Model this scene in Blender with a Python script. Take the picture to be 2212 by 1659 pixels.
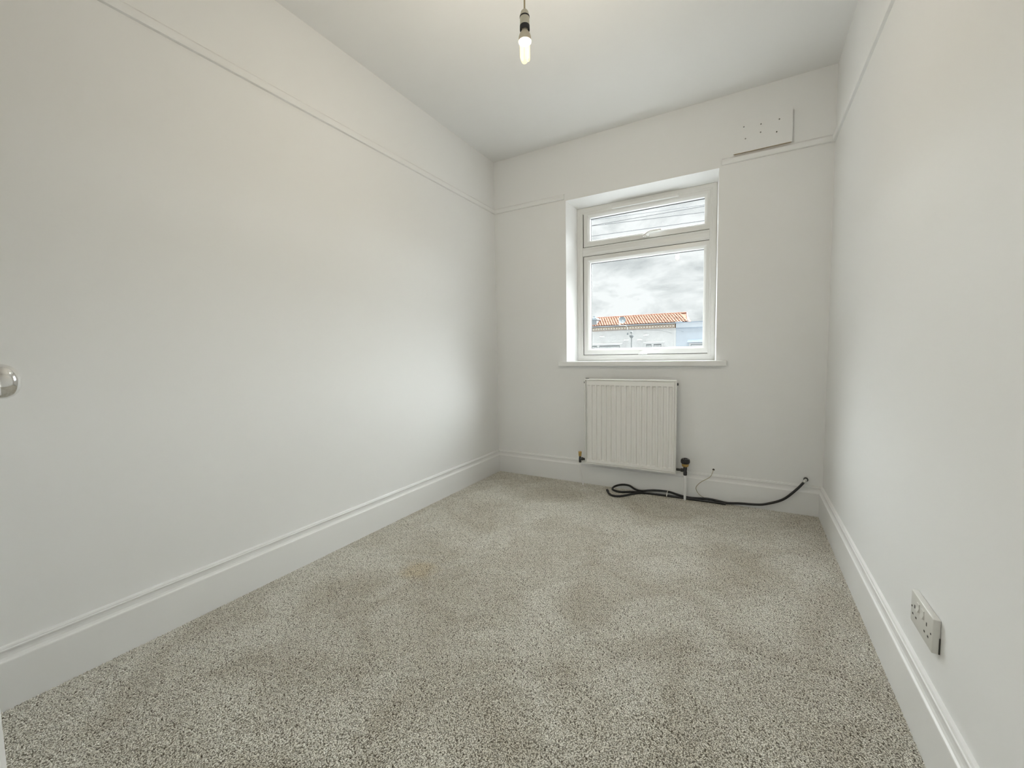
import bpy, bmesh, math, random
from mathutils import Vector, Matrix

# ------------------------------------------------------------------ clear
for o in list(bpy.data.objects):
    bpy.data.objects.remove(o, do_unlink=True)
scene = bpy.context.scene
col = scene.collection
random.seed(7)

# ------------------------------------------------------------------ camera
def camera_axes(yaw, pitch, roll):
    f = Vector((-math.sin(yaw) * math.cos(pitch), math.cos(yaw) * math.cos(pitch), math.sin(pitch)))
    r0 = Vector((math.cos(yaw), math.sin(yaw), 0))
    u0 = r0.cross(f)
    r = r0 * math.cos(roll) + u0 * math.sin(roll)
    return r, r.cross(f), f

cam_data = bpy.data.cameras.new('camera')
cam = bpy.data.objects.new('camera', cam_data)
col.objects.link(cam)
r, u, f = camera_axes(0.517799, -0.070260, -0.016678)
cam.matrix_world = Matrix(((r.x, u.x, -f.x, 0.0), (r.y, u.y, -f.y, 0.0), (r.z, u.z, -f.z, 1.0), (0, 0, 0, 1)))
cam_data.sensor_fit = 'HORIZONTAL'
cam_data.sensor_width = 36.0
cam_data.lens = 36.0 * 890.587 / 2212.0
cam_data.clip_start = 0.02
cam_data.clip_end = 500
scene.camera = cam

# ------------------------------------------------------------------ world: overcast sky
SKY_STRENGTH = 1.0
world = bpy.data.worlds.new('overcast_sky')
scene.world = world
world.use_nodes = True
wn, wl = world.node_tree.nodes, world.node_tree.links
wn.clear()
w_out = wn.new('ShaderNodeOutputWorld')
w_bg = wn.new('ShaderNodeBackground')
w_bg.inputs['Strength'].default_value = SKY_STRENGTH
w_tc = wn.new('ShaderNodeTexCoord')
w_map = wn.new('ShaderNodeMapping')
w_map.inputs['Scale'].default_value = (5.0, 5.0, 13.0)
w_map.inputs['Location'].default_value = (0.35, 0.2, 0.62)
w_n1 = wn.new('ShaderNodeTexNoise')
w_n1.inputs['Scale'].default_value = 1.15
w_n1.inputs['Detail'].default_value = 9.0
w_n1.inputs['Roughness'].default_value = 0.58
w_n1.inputs['Distortion'].default_value = 0.35
w_r = wn.new('ShaderNodeValToRGB')
w_r.color_ramp.elements[0].position = 0.34
w_r.color_ramp.elements[0].color = (0.50, 0.54, 0.56, 1)
w_r.color_ramp.elements[1].position = 0.58
w_r.color_ramp.elements[1].color = (1.0, 1.03, 1.04, 1)
e = w_r.color_ramp.elements.new(0.46)
e.color = (0.76, 0.80, 0.81, 1)
wl.new(w_tc.outputs['Generated'], w_map.inputs['Vector'])
wl.new(w_map.outputs['Vector'], w_n1.inputs['Vector'])
wl.new(w_n1.outputs['Fac'], w_r.inputs['Fac'])
wl.new(w_r.outputs['Color'], w_bg.inputs['Color'])
wl.new(w_bg.outputs['Background'], w_out.inputs['Surface'])

# ------------------------------------------------------------------ sun, softened by the cloud
SUN_STRENGTH = 34.5
sun_data = bpy.data.lights.new('sun', 'SUN')
sun_data.energy = SUN_STRENGTH
sun_data.angle = math.radians(105)
sun_data.color = (0.95, 1.0, 1.02)
sun = bpy.data.objects.new('sun', sun_data)
col.objects.link(sun)
az, el = math.radians(10), math.radians(56)          # the bright part of the sky: in front of the window
to_sun = Vector((math.sin(az) * math.cos(el), math.cos(az) * math.cos(el), math.sin(el)))
sun.rotation_euler = to_sun.to_track_quat('Z', 'Y').to_euler()
sun.location = (6, 18, 14)

BULB_WATTS = 12.8

# ------------------------------------------------------------------ view
vs = scene.view_settings
vs.view_transform = 'Standard'
vs.look = 'None'
vs.exposure = 0.0
vs.gamma = 1.0
vs.use_curve_mapping = False
scene.cycles.max_bounces = 7
scene.cycles.diffuse_bounces = 4
scene.cycles.transparent_max_bounces = 7
scene.cycles.adaptive_threshold = 0.03

# ================================================================== helpers
def principled(name, color, rough=0.5, metal=0.0, spec=0.5, noise=None, bump=None, coat=0.0):
    """noise = (scale, amount): gentle colour variation; bump = (scale, strength, distance)"""
    m = bpy.data.materials.new(name)
    m.use_nodes = True
    nt = m.node_tree
    b = nt.nodes['Principled BSDF']
    b.inputs['Base Color'].default_value = (*color, 1)
    b.inputs['Roughness'].default_value = rough
    b.inputs['Metallic'].default_value = metal
    b.inputs['Specular IOR Level'].default_value = spec
    b.inputs['Coat Weight'].default_value = coat
    tc = nt.nodes.new('ShaderNodeTexCoord')
    if noise:
        n = nt.nodes.new('ShaderNodeTexNoise')
        n.inputs['Scale'].default_value = noise[0]
        n.inputs['Detail'].default_value = noise[2] if len(noise) > 2 else 2
        rmp = nt.nodes.new('ShaderNodeValToRGB')
        a = noise[1]
        rmp.color_ramp.elements[0].position = 0.3
        rmp.color_ramp.elements[0].color = (*[c * (1 - a) for c in color], 1)
        rmp.color_ramp.elements[1].position = 0.7
        rmp.color_ramp.elements[1].color = (*[min(1, c * (1 + a)) for c in color], 1)
        nt.links.new(tc.outputs['Object'], n.inputs['Vector'])
        nt.links.new(n.outputs['Fac'], rmp.inputs['Fac'])
        nt.links.new(rmp.outputs['Color'], b.inputs['Base Color'])
    if bump:
        n2 = nt.nodes.new('ShaderNodeTexNoise')
        n2.inputs['Scale'].default_value = bump[0]
        n2.inputs['Detail'].default_value = 2
        bp = nt.nodes.new('ShaderNodeBump')
        bp.inputs['Strength'].default_value = bump[1]
        bp.inputs['Distance'].default_value = bump[2]
        nt.links.new(tc.outputs['Object'], n2.inputs['Vector'])
        nt.links.new(n2.outputs['Fac'], bp.inputs['Height'])
        nt.links.new(bp.outputs['Normal'], b.inputs['Normal'])
    return m

M = {}
M['wall'] = principled('matt_wall_paint', (0.88, 0.882, 0.88), 0.55, spec=0.3, noise=(1.3, 0.008, 0))
M['ceiling'] = principled('ceiling_paint', (0.88, 0.882, 0.88), 0.75, spec=0.2, noise=(1.1, 0.008, 0))
M['trim'] = principled('satin_trim_paint', (0.88, 0.882, 0.88), 0.32, spec=0.5, noise=(6, 0.006, 0))
M['upvc'] = principled('white_upvc', (0.80, 0.80, 0.785), 0.28, spec=0.5, noise=(8, 0.006))
M['gasket'] = principled('black_rubber_gasket', (0.03, 0.03, 0.028), 0.6, noise=(30, 0.1))
M['radiator'] = principled('white_radiator_enamel', (0.90, 0.895, 0.875), 0.3, spec=0.5, noise=(5, 0.006))
M['brass'] = principled('brass', (0.62, 0.43, 0.16), 0.35, metal=1.0, noise=(60, 0.12))
M['dark_metal'] = principled('dark_plated_metal', (0.05, 0.052, 0.055), 0.32, metal=0.7, noise=(50, 0.15))
M['black'] = principled('black_plastic', (0.018, 0.018, 0.020), 0.42, noise=(40, 0.15))
M['chrome'] = principled('polished_chrome', (0.80, 0.80, 0.80), 0.06, metal=1.0, noise=(4, 0.01))
M['steel'] = principled('bright_steel', (0.62, 0.62, 0.60), 0.3, metal=1.0, noise=(40, 0.08))
M['cream'] = principled('cream_bakelite', (0.62, 0.59, 0.48), 0.4, noise=(30, 0.03))
M['bulb_base'] = principled('bulb_base_plastic', (0.66, 0.60, 0.48), 0.45, noise=(30, 0.03))
M['flex'] = principled('lamp_flex', (0.50, 0.42, 0.28), 0.6, noise=(120, 0.12))
M['rubber'] = principled('black_cable_sheath', (0.016, 0.016, 0.019), 0.38, noise=(50, 0.15))
M['wire'] = principled('beige_bell_wire', (0.42, 0.37, 0.25), 0.5, noise=(60, 0.1))
M['tie'] = principled('clear_nylon_tie', (0.75, 0.74, 0.70), 0.35, noise=(60, 0.03))
M['socket'] = principled('white_urea_plastic', (0.70, 0.69, 0.655), 0.3, noise=(20, 0.01))
M['slot'] = principled('dark_slot', (0.04, 0.038, 0.033), 0.7, noise=(40, 0.1))
M['raw_wood'] = principled('unpainted_board_edge', (0.62, 0.52, 0.38), 0.75, noise=(40, 0.15))
M['render'] = principled('white_roughcast', (0.72, 0.72, 0.705), 0.9, spec=0.1, noise=(3.2, 0.045), bump=(14, 0.55, 0.03))
M['stone'] = principled('white_painted_stone', (0.77, 0.77, 0.755), 0.8, spec=0.1, noise=(3, 0.03))
M['frieze'] = principled('brown_frieze_brick', (0.26, 0.17, 0.115), 0.9, spec=0.1, noise=(9, 0.2))
M['frieze_pale'] = principled('cream_frieze_block', (0.93, 0.86, 0.74), 0.85, spec=0.1, noise=(9, 0.06))
M['terracotta'] = principled('terracotta_pantile', (0.27, 0.132, 0.092), 0.85, spec=0.1, noise=(5.5, 0.3))
M['blue'] = principled('pale_blue_masonry_paint', (0.58, 0.635, 0.69), 0.85, spec=0.1, noise=(2.5, 0.03), bump=(12, 0.25, 0.02))
M['blue_pale'] = principled('lighter_blue_masonry_paint', (0.66, 0.705, 0.745), 0.85, spec=0.1, noise=(2.5, 0.03))
M['blue_grey'] = principled('blue_grey_lead', (0.34, 0.40, 0.47), 0.7, noise=(5, 0.08))
M['gutter'] = principled('grey_gutter', (0.50, 0.52, 0.54), 0.6, noise=(4, 0.05))
M['grey_metal'] = principled('grey_painted_metal', (0.20, 0.215, 0.215), 0.6, noise=(10, 0.08))
M['dish'] = principled('grey_dish_mesh', (0.24, 0.27, 0.29), 0.6, noise=(14, 0.14))
M['chimney'] = principled('pale_grey_blue_render', (0.33, 0.37, 0.40), 0.85, noise=(4, 0.15))
M['curtain'] = principled('net_curtain', (0.62, 0.63, 0.62), 0.9, noise=(25, 0.16))
M['dark_pane'] = principled('dim_window_glass', (0.16, 0.18, 0.18), 0.12, noise=(4, 0.1))
M['asphalt'] = principled('street_asphalt', (0.18, 0.18, 0.185), 0.9, noise=(1.5, 0.12))
M['cable_line'] = principled('grey_overhead_cable', (0.13, 0.14, 0.15), 0.6, noise=(8, 0.08))
M['hall'] = principled('hall_wall_paint', (0.74, 0.72, 0.68), 0.6, noise=(1.5, 0.01))

# thin window glass
g = bpy.data.materials.new('clear_window_glass')
g.use_nodes = True
nt = g.node_tree
nt.nodes.clear()
go = nt.nodes.new('ShaderNodeOutputMaterial')
gm = nt.nodes.new('ShaderNodeMixShader')
gt = nt.nodes.new('ShaderNodeBsdfTransparent')
gt.inputs['Color'].default_value = (0.99, 1.0, 0.995, 1)
gg = nt.nodes.new('ShaderNodeBsdfGlossy')
gg.inputs['Roughness'].default_value = 0.0
gm.inputs['Fac'].default_value = 0.035
nt.links.new(gt.outputs[0], gm.inputs[1])
nt.links.new(gg.outputs[0], gm.inputs[2])
nt.links.new(gm.outputs[0], go.inputs['Surface'])
M['glass'] = g

# glowing fluorescent tube glass: gives off light and lets light through
t_ = bpy.data.materials.new('glowing_tube_glass')
t_.use_nodes = True
nt = t_.node_tree
nt.nodes.clear()
to = nt.nodes.new('ShaderNodeOutputMaterial')
ta = nt.nodes.new('ShaderNodeAddShader')
te = nt.nodes.new('ShaderNodeEmission')
te.inputs['Color'].default_value = (1.0, 0.84, 0.44, 1)
te.inputs['Strength'].default_value = 0.58
tt = nt.nodes.new('ShaderNodeBsdfTransparent')
tt.inputs['Color'].default_value = (0.9, 0.88, 0.8, 1)
nt.links.new(te.outputs[0], ta.inputs[0])
nt.links.new(tt.outputs[0], ta.inputs[1])
nt.links.new(ta.outputs[0], to.inputs['Surface'])
M['tube'] = t_
t_.cycles.emission_sampling = 'NONE'

# carpet: speckled twist pile, colour per tuft, with worn and stained patches
def carpet_material(name, per_tuft):
    m = bpy.data.materials.new(name)
    m.use_nodes = True
    nt = m.node_tree
    b = nt.nodes['Principled BSDF']
    b.inputs['Roughness'].default_value = 0.95
    b.inputs['Specular IOR Level'].default_value = 0.05
    geo = nt.nodes.new('ShaderNodeNewGeometry')
    ramp = nt.nodes.new('ShaderNodeValToRGB')
    cr = ramp.color_ramp
    cr.elements[0].position = 0.0
    cr.elements[0].color = (0.26, 0.24, 0.20, 1)
    cr.elements[1].position = 1.0
    cr.elements[1].color = (0.92, 0.90, 0.83, 1)
    for p_, c_ in ((0.22, (0.42, 0.395, 0.34, 1)), (0.55, (0.76, 0.735, 0.665, 1)), (0.85, (0.88, 0.86, 0.80, 1))):
        e_ = cr.elements.new(p_)
        e_.color = c_
    if per_tuft:
        at = nt.nodes.new('ShaderNodeAttribute')
        at.attribute_name = 'tuft_shade'
        nt.links.new(at.outputs['Fac'], ramp.inputs['Fac'])
    else:
        n0 = nt.nodes.new('ShaderNodeTexNoise')
        n0.inputs['Scale'].default_value = 220
        nt.links.new(geo.outputs['Position'], n0.inputs['Vector'])
        nt.links.new(n0.outputs['Fac'], ramp.inputs['Fac'])
    # worn patches
    n1 = nt.nodes.new('ShaderNodeTexNoise')
    n1.inputs['Scale'].default_value = 2.6
    n1.inputs['Detail'].default_value = 5
    n1.inputs['Roughness'].default_value = 0.62
    n1.inputs['Distortion'].default_value = 0.8
    nt.links.new(geo.outputs['Position'], n1.inputs['Vector'])
    r1 = nt.nodes.new('ShaderNodeValToRGB')
    r1.color_ramp.elements[0].position = 0.34
    r1.color_ramp.elements[0].color = (0.81, 0.785, 0.745, 1)
    r1.color_ramp.elements[1].position = 0.60
    r1.color_ramp.elements[1].color = (1.0, 1.0, 1.0, 1)
    nt.links.new(n1.outputs['Fac'], r1.inputs['Fac'])
    mul = nt.nodes.new('ShaderNodeMix')
    mul.data_type = 'RGBA'
    mul.blend_type = 'MULTIPLY'
    mul.inputs[0].default_value = 1.0
    nt.links.new(ramp.outputs['Color'], mul.inputs[6])
    nt.links.new(r1.outputs['Color'], mul.inputs[7])
    # a tan stain on the carpet
    dist = nt.nodes.new('ShaderNodeVectorMath')
    dist.operation = 'DISTANCE'
    dist.inputs[1].default_value = (-1.327, 1.40, 0.0)
    wob = nt.nodes.new('ShaderNodeTexNoise')
    wob.inputs['Scale'].default_value = 14
    nt.links.new(geo.outputs['Position'], wob.inputs['Vector'])
    nt.links.new(geo.outputs['Position'], dist.inputs[0])
    add = nt.nodes.new('ShaderNodeMath')
    add.operation = 'MULTIPLY_ADD'
    add.inputs[1].default_value = 0.12
    nt.links.new(wob.outputs['Fac'], add.inputs[0])
    nt.links.new(dist.outputs['Value'], add.inputs[2])
    mr = nt.nodes.new('ShaderNodeMapRange')
    mr.inputs['From Min'].default_value = 0.10
    mr.inputs['From Max'].default_value = 0.17
    mr.inputs['To Min'].default_value = 0.45
    mr.inputs['To Max'].default_value = 0.0
    nt.links.new(add.outputs[0], mr.inputs['Value'])
    mix = nt.nodes.new('ShaderNodeMix')
    mix.data_type = 'RGBA'
    mix.blend_type = 'MULTIPLY'
    mix.inputs[7].default_value = (0.86, 0.74, 0.52, 1)
    nt.links.new(mr.outputs[0], mix.inputs[0])
    nt.links.new(mul.outputs[2], mix.inputs[6])
    nt.links.new(mix.outputs[2], b.inputs['Base Color'])
    return m
M['pile'] = carpet_material('carpet_pile_yarn', True)
M['backing'] = carpet_material('carpet_backing', False)


class MB:
    """collects geometry; build() links it as one mesh object"""
    def __init__(self):
        self.v, self.f = [], []

    def add(self, verts, faces):
        n = len(self.v)
        self.v.extend([tuple(p) for p in verts])
        self.f.extend([tuple(i + n for i in q) for q in faces])
        return self

    def box(self, x0, x1, y0, y1, z0, z1, ch=0.0):
        if ch <= 0:
            v = [(x, y, z) for z in (z0, z1) for y in (y0, y1) for x in (x0, x1)]
            return self.add(v, [(0, 2, 3, 1), (4, 5, 7, 6), (0, 1, 5, 4), (2, 6, 7, 3), (0, 4, 6, 2), (1, 3, 7, 5)])
        bm = bmesh.new()
        bmesh.ops.create_cube(bm, size=1.0)
        for q in bm.verts:
            q.co = ((x0 + x1) / 2 + q.co.x * (x1 - x0), (y0 + y1) / 2 + q.co.y * (y1 - y0), (z0 + z1) / 2 + q.co.z * (z1 - z0))
        bmesh.ops.bevel(bm, geom=bm.edges[:], offset=ch, segments=2, affect='EDGES', profile=0.5)
        bm.verts.index_update()
        self.add([q.co[:] for q in bm.verts], [[q.index for q in fc.verts] for fc in bm.faces])
        bm.free()
        return self

    def lathe(self, prof, center, axis='Z', seg=24, cap0=True, cap1=True):
        """prof = [(radius, t)], revolve round the axis through center"""
        cx, cy, cz = center
        rows = []
        for r_, t in prof:
            row = []
            for k in range(seg):
                a = 2 * math.pi * k / seg
                c_, s_ = r_ * math.cos(a), r_ * math.sin(a)
                if axis == 'Z':
                    row.append((cx + c_, cy + s_, cz + t))
                elif axis == 'Y':
                    row.append((cx + c_, cy + t, cz + s_))
                else:
                    row.append((cx + t, cy + c_, cz + s_))
            rows.append(row)
        v = [q for row in rows for q in row]
        fs = []
        for i in range(len(rows) - 1):
            for k in range(seg):
                a, b_ = i * seg + k, i * seg + (k + 1) % seg
                fs.append((a, b_, b_ + seg, a + seg))
        if cap0:
            fs.append(tuple(range(seg - 1, -1, -1)))
        if cap1:
            o_ = (len(rows) - 1) * seg
            fs.append(tuple(range(o_, o_ + seg)))
        return self.add(v, fs)

    def tube(self, pts, rad, seg=8, smooth=6, scale_y=None):
        """tube along a Catmull-Rom curve through pts; rad is a number or a function of t in 0..1"""
        P = [Vector(q) for q in pts]
        if smooth > 1 and len(P) > 2:
            Q = []
            E_ = [P[0] * 2 - P[1]] + P + [P[-1] * 2 - P[-2]]
            for i in range(1, len(E_) - 2):
                p0, p1, p2, p3 = E_[i - 1:i + 3]
                for s in range(smooth):
                    t = s / smooth
                    Q.append(0.5 * ((2 * p1) + (p2 - p0) * t + (2 * p0 - 5 * p1 + 4 * p2 - p3) * t * t + (3 * p1 - p0 - 3 * p2 + p3) * t ** 3))
            Q.append(P[-1])
            P = Q
        n = len(P)
        tang = [(P[min(i + 1, n - 1)] - P[max(i - 1, 0)]).normalized() for i in range(n)]
        ref = Vector((0, 0, 1)) if abs(tang[0].z) < 0.9 else Vector((1, 0, 0))
        nx = tang[0].cross(ref).normalized()
        v = []
        for i in range(n):
            nx = (nx - tang[i] * nx.dot(tang[i])).normalized()
            ny = tang[i].cross(nx)
            rr = rad(i / (n - 1)) if callable(rad) else rad
            for k in range(seg):
                a = 2 * math.pi * k / seg
                v.append(P[i] + nx * (rr * math.cos(a)) + ny * (rr * math.sin(a)))
        fs = []
        for i in range(n - 1):
            for k in range(seg):
                a, b_ = i * seg + k, i * seg + (k + 1) % seg
                fs.append((a, b_, b_ + seg, a + seg))
        fs.append(tuple(range(seg - 1, -1, -1)))
        fs.append(tuple(range((n - 1) * seg, n * seg)))
        return self.add(v, fs)

    def ring(self, x0, x1, z0, z1, prof):
        """mitred rectangular frame in the XZ plane; prof = closed loop of (inset, y)"""
        rows = []
        for ins, y in prof:
            rows.append([(x0 + ins, y, z0 + ins), (x1 - ins, y, z0 + ins), (x1 - ins, y, z1 - ins), (x0 + ins, y, z1 - ins)])
        n = len(prof)
        v = [q for row in rows for q in row]
        fs = []
        for i in range(n):
            j = (i + 1) % n
            for k in range(4):
                l = (k + 1) % 4
                fs.append((i * 4 + k, j * 4 + k, j * 4 + l, i * 4 + l))
        return self.add(v, fs)

    def moulding(self, A, B, nrm, prof, mitre0=0, mitre1=0):
        """profile (offset from wall, z) swept from A to B (2D); the ends are cut at 45 degrees where mitre = 1"""
        A, B, nrm = Vector((*A, 0)), Vector((*B, 0)), Vector((*nrm, 0))
        d = (B - A).normalized()
        n = len(prof)
        v = [A + nrm * o + d * (o * mitre0) + Vector((0, 0, z)) for o, z in prof]
        v += [B + nrm * o - d * (o * mitre1) + Vector((0, 0, z)) for o, z in prof]
        fs = [(i, (i + 1) % n, n + (i + 1) % n, n + i) for i in range(n)]
        fs += [tuple(range(n - 1, -1, -1)), tuple(range(n, 2 * n))]
        return self.add(v, fs)

    def build(self, name, mat, parent=None, smooth=None):
        me = bpy.data.meshes.new(name)
        me.from_pydata([tuple(q) for q in self.v], [], self.f)
        me.update()
        bm = bmesh.new()
        bm.from_mesh(me)
        bmesh.ops.recalc_face_normals(bm, faces=bm.faces[:])
        bm.to_mesh(me)
        bm.free()
        if smooth:
            for p in me.polygons:
                p.use_smooth = True
            me.set_sharp_from_angle(angle=math.radians(smooth))
        me.materials.append(M[mat])
        o = bpy.data.objects.new(name, me)
        col.objects.link(o)
        if parent is not None:
            o.parent = parent
            o.matrix_parent_inverse = parent.matrix_basis.inverted()
        return o


def tag(o, label=None, cat=None, group=None, kind=None):
    if label: o['label'] = label
    if cat: o['category'] = cat
    if group: o['group'] = group
    if kind: o['kind'] = kind
    return o

def empty(name, loc, label=None, cat=None, group=None, kind=None):
    o = bpy.data.objects.new(name, None)
    o.empty_display_size = 0.05
    col.objects.link(o)
    o.location = loc
    return tag(o, label, cat, group, kind)

# ================================================================== the room
XL, XR, YB, ZC = -1.860, 0.411, 3.016, 2.593      # left wall, right wall, window wall, ceiling
YN = -0.02                                        # wall with the door
FZ = -0.007                                       # carpet backing; the pile reaches z = 0
T = 0.14

tag(MB().box(XL - T, XR + T, YN - 0.12, YB + 0.28, FZ - 0.15, FZ).build('floor', 'backing'), 'grey carpeted floor of the empty room', 'floor', kind='structure')
tag(MB().box(XL - T, XR + T, YN - 0.12, YB + 0.28, ZC, ZC + 0.15).build('ceiling', 'ceiling'), 'plain white ceiling above the hanging bulb', 'ceiling', kind='structure')
tag(MB().box(XL - T, XL, YN - 0.12, YB + 0.28, FZ, ZC).build('wall_left', 'wall'), 'long blank white wall on the left', 'wall', kind='structure')
tag(MB().box(XR, XR + T, YN - 0.12, YB + 0.28, FZ, ZC).build('wall_right', 'wall'), 'white wall on the right with the socket', 'wall', kind='structure')

# window wall with a splayed opening
WX0, WX1, WZ0, WZ1 = -1.222, -0.176, 0.906, 2.163
FX0, FX1, FZ0, FZ1 = -1.183, -0.192, 0.942, 2.130
YF = 3.153                                        # inner face of the window frame
m = MB()
loops = []
for (x0, x1, z0, z1, y) in ((XL, XR, FZ, ZC, YB), (WX0, WX1, WZ0, WZ1, YB), (FX0, FX1, WZ0, FZ1, YF), (FX0, FX1, WZ0, FZ1, YB + 0.28), (XL, XR, FZ, ZC, YB + 0.28)):
    loops.append([(x0, y, z0), (x1, y, z0), (x1, y, z1), (x0, y, z1)])
v = [q for l in loops for q in l]
fs = []
for i in range(5):
    j = (i + 1) % 5
    for k in range(4):
        l = (k + 1) % 4
        fs.append((i * 4 + k, j * 4 + k, j * 4 + l, i * 4 + l))
tag(m.add(v, fs).build('wall_far', 'wall'), 'white end wall around the window', 'wall', kind='structure')

# wall with the doorway (behind the camera) and a bit of the hall beyond it
DX0, DX1, DZ = -0.40, 0.355, 2.02
m = MB()
m.box(XL, DX0, YN - 0.12, YN, FZ, ZC)
m.box(DX1, XR, YN - 0.12, YN, FZ, ZC)
m.box(DX0, DX1, YN - 0.12, YN, DZ, ZC)
tag(m.build('wall_near', 'wall'), 'white wall around the doorway behind the viewer', 'wall', kind='structure')
m = MB()
m.box(DX0 - 0.06, DX0 + 0.0, YN, YN + 0.014, FZ, DZ + 0.06)
m.box(DX1 - 0.0, DX1 + 0.05, YN, YN + 0.014, FZ, DZ + 0.06)
m.box(DX0, DX1, YN, YN + 0.014, DZ, DZ + 0.06)
tag(m.build('trim_1', 'trim'), 'white architrave around the doorway', 'door trim', kind='structure')
HY = -1.45
tag(MB().box(-1.3, 1.3, HY - 0.1, YN - 0.12, FZ - 0.15, FZ).build('floor_hall', 'backing'), 'carpeted hall floor outside the doorway', 'floor', kind='structure')
tag(MB().box(-1.3, 1.3, HY - 0.1, YN - 0.12, ZC - 0.1, ZC + 0.05).build('ceiling_hall', 'ceiling'), 'ceiling of the hall outside the doorway', 'ceiling', kind='structure')
tag(MB().box(-1.3, 1.3, HY - 0.1, HY, FZ, ZC - 0.1).build('wall_hall_end', 'hall'), 'hall wall facing the doorway', 'wall', kind='structure')
tag(MB().box(-1.3, -1.2, HY, YN - 0.12, FZ, ZC - 0.1).build('wall_hall_left', 'hall'), 'left wall of the hall', 'wall', kind='structure')
tag(MB().box(1.2, 1.3, HY, YN - 0.12, FZ, ZC - 0.1).build('wall_hall_right', 'hall'), 'right wall of the hall', 'wall', kind='structure')

# skirting boards
SK = [(0.0, FZ), (0.018, FZ), (0.018, 0.1375), (0.0172, 0.1400), (0.0135, 0.1432), (0.0105, 0.1500), (0.0098, 0.1580),
      (0.0104, 0.1650), (0.0125, 0.1705), (0.0122, 0.1728), (0.0092, 0.1740), (0.0094, 0.1768), (0.0075, 0.1805), (0.0, 0.1825)]
tag(MB().moulding((XL, YN), (XL, YB), (1, 0), SK, 1, 1).build('baseboard_left', 'trim'), 'tall white moulded skirting board along the left wall', 'skirting', kind='structure')
tag(MB().moulding((XL, YB), (XR, YB), (0, -1), SK, 1, 1).build('baseboard_far', 'trim'), 'tall white moulded skirting board under the window', 'skirting', kind='structure')
tag(MB().moulding((XR, YB), (XR, YN + 0.014), (-1, 0), SK, 1, 0).build('baseboard_right', 'trim'), 'tall white moulded skirting board along the right wall', 'skirting', kind='structure')

tag(MB().moulding((DX0 - 0.061, YN), (XL, YN), (0, 1), SK, 0, 1).build('baseboard_near', 'trim'), 'tall white moulded skirting board beside the doorway', 'skirting', kind='structure')

# picture rails, painted like the walls
PR = [(0.0, 2.1725), (0.0115, 2.1738), (0.0150, 2.1790), (0.0165, 2.1930), (0.0160, 2.2010), (0.0105, 2.2090), (0.0, 2.2155)]
tag(MB().moulding((XL, YN), (XL, YB), (1, 0), PR, 0, 1).build('trim_2', 'wall', smooth=30), 'white picture rail running along the left wall', 'picture rail', kind='structure')
tag(MB().moulding((XL, YB), (-1.232, YB), (0, -1), PR, 1, 0).build('trim_3', 'wall', smooth=30), 'short white picture rail left of the window', 'picture rail', kind='structure')
tag(MB().moulding((-0.160, YB), (XR, YB), (0, -1), PR, 0, 1).build('trim_4', 'wall', smooth=30), 'short white picture rail right of the window', 'picture rail', kind='structure')
tag(MB().moulding((XR, YB), (XR, YN), (-1, 0), PR, 1, 0).build('trim_5', 'wall', smooth=30), 'white picture rail running along the right wall', 'picture rail', kind='structure')

# carpet pile: one patch of tufts, repeated over the floor by geometry nodes
NX, NY = 10, 14
CX0, CX1, CY0, CY1 = XL + 0.018, XR - 0.018, YN + 0.0, YB - 0.018
PW, PL = (CX1 - CX0) / NX, (CY1 - CY0) / NY
rng = random.Random(11)
pv, pf, shade = [], [], []
STEP = 0.0036
kx, ky = int(PW / STEP), int(PL / STEP)
for i in range(kx):
    for j in range(ky):
        x = -PW / 2 + (i + 0.5 + rng.uniform(-0.42, 0.42)) * PW / kx
        y = -PL / 2 + (j + 0.5 + rng.uniform(-0.42, 0.42)) * PL / ky
        h = rng.uniform(0.0056, 0.0072)
        w0, w1 = rng.uniform(0.0016, 0.0022), rng.uniform(0.0022, 0.0031)
        a0 = rng.uniform(0, 2 * math.pi)
        la, lm = rng.uniform(0, 2 * math.pi), rng.uniform(0.0, 0.0028)
        dx, dy = lm * math.cos(la), lm * math.sin(la)
        n = len(pv)
        for q in range(3):
            a = a0 + q * 2.0944
            pv.append((x + w0 * math.cos(a), y + w0 * math.sin(a), 0.0))
        for q in range(3):
            a = a0 + q * 2.0944 + 0.5
            pv.append((x + dx + w1 * math.cos(a), y + dy + w1 * math.sin(a), h * 0.86))
        pv.append((x + dx * 1.3, y + dy * 1.3, h))
        s = min(1, max(0, rng.gauss(0.70, 0.28)))
        shade += [s] * 7
        for q in range(3):
            q2 = (q + 1) % 3
            pf += [(n + q, n + q2, n + 3 + q2, n + 3 + q), (n + 3 + q, n + 3 + q2, n + 6)]
me = bpy.data.meshes.new('carpet_pile')
me.from_pydata(pv, [], pf)
me.attributes.new('tuft_shade', 'FLOAT', 'POINT').data.foreach_set('value', shade)
me.materials.append(M['pile'])
pile = bpy.data.objects.new('carpet_pile', me)
col.objects.link(pile)
pile.location = ((CX0 + CX1) / 2, (CY0 + CY1) / 2, FZ)
tag(pile, 'speckled grey beige carpet pile covering the floor', 'carpet', kind='stuff')
ng = bpy.data.node_groups.new('repeat_pile', 'GeometryNodeTree')
ng.interface.new_socket('Geometry', in_out='INPUT', socket_type='NodeSocketGeometry')
ng.interface.new_socket('Geometry', in_out='OUTPUT', socket_type='NodeSocketGeometry')
gi, gout = ng.nodes.new('NodeGroupInput'), ng.nodes.new('NodeGroupOutput')
grid = ng.nodes.new('GeometryNodeMeshGrid')
grid.inputs['Size X'].default_value = (CX1 - CX0) - PW
grid.inputs['Size Y'].default_value = (CY1 - CY0) - PL
grid.inputs['Vertices X'].default_value = NX
grid.inputs['Vertices Y'].default_value = NY
iop = ng.nodes.new('GeometryNodeInstanceOnPoints')
rv = ng.nodes.new('FunctionNodeRandomValue')
rv.data_type = 'INT'
rv.inputs[4].default_value = 0
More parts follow.
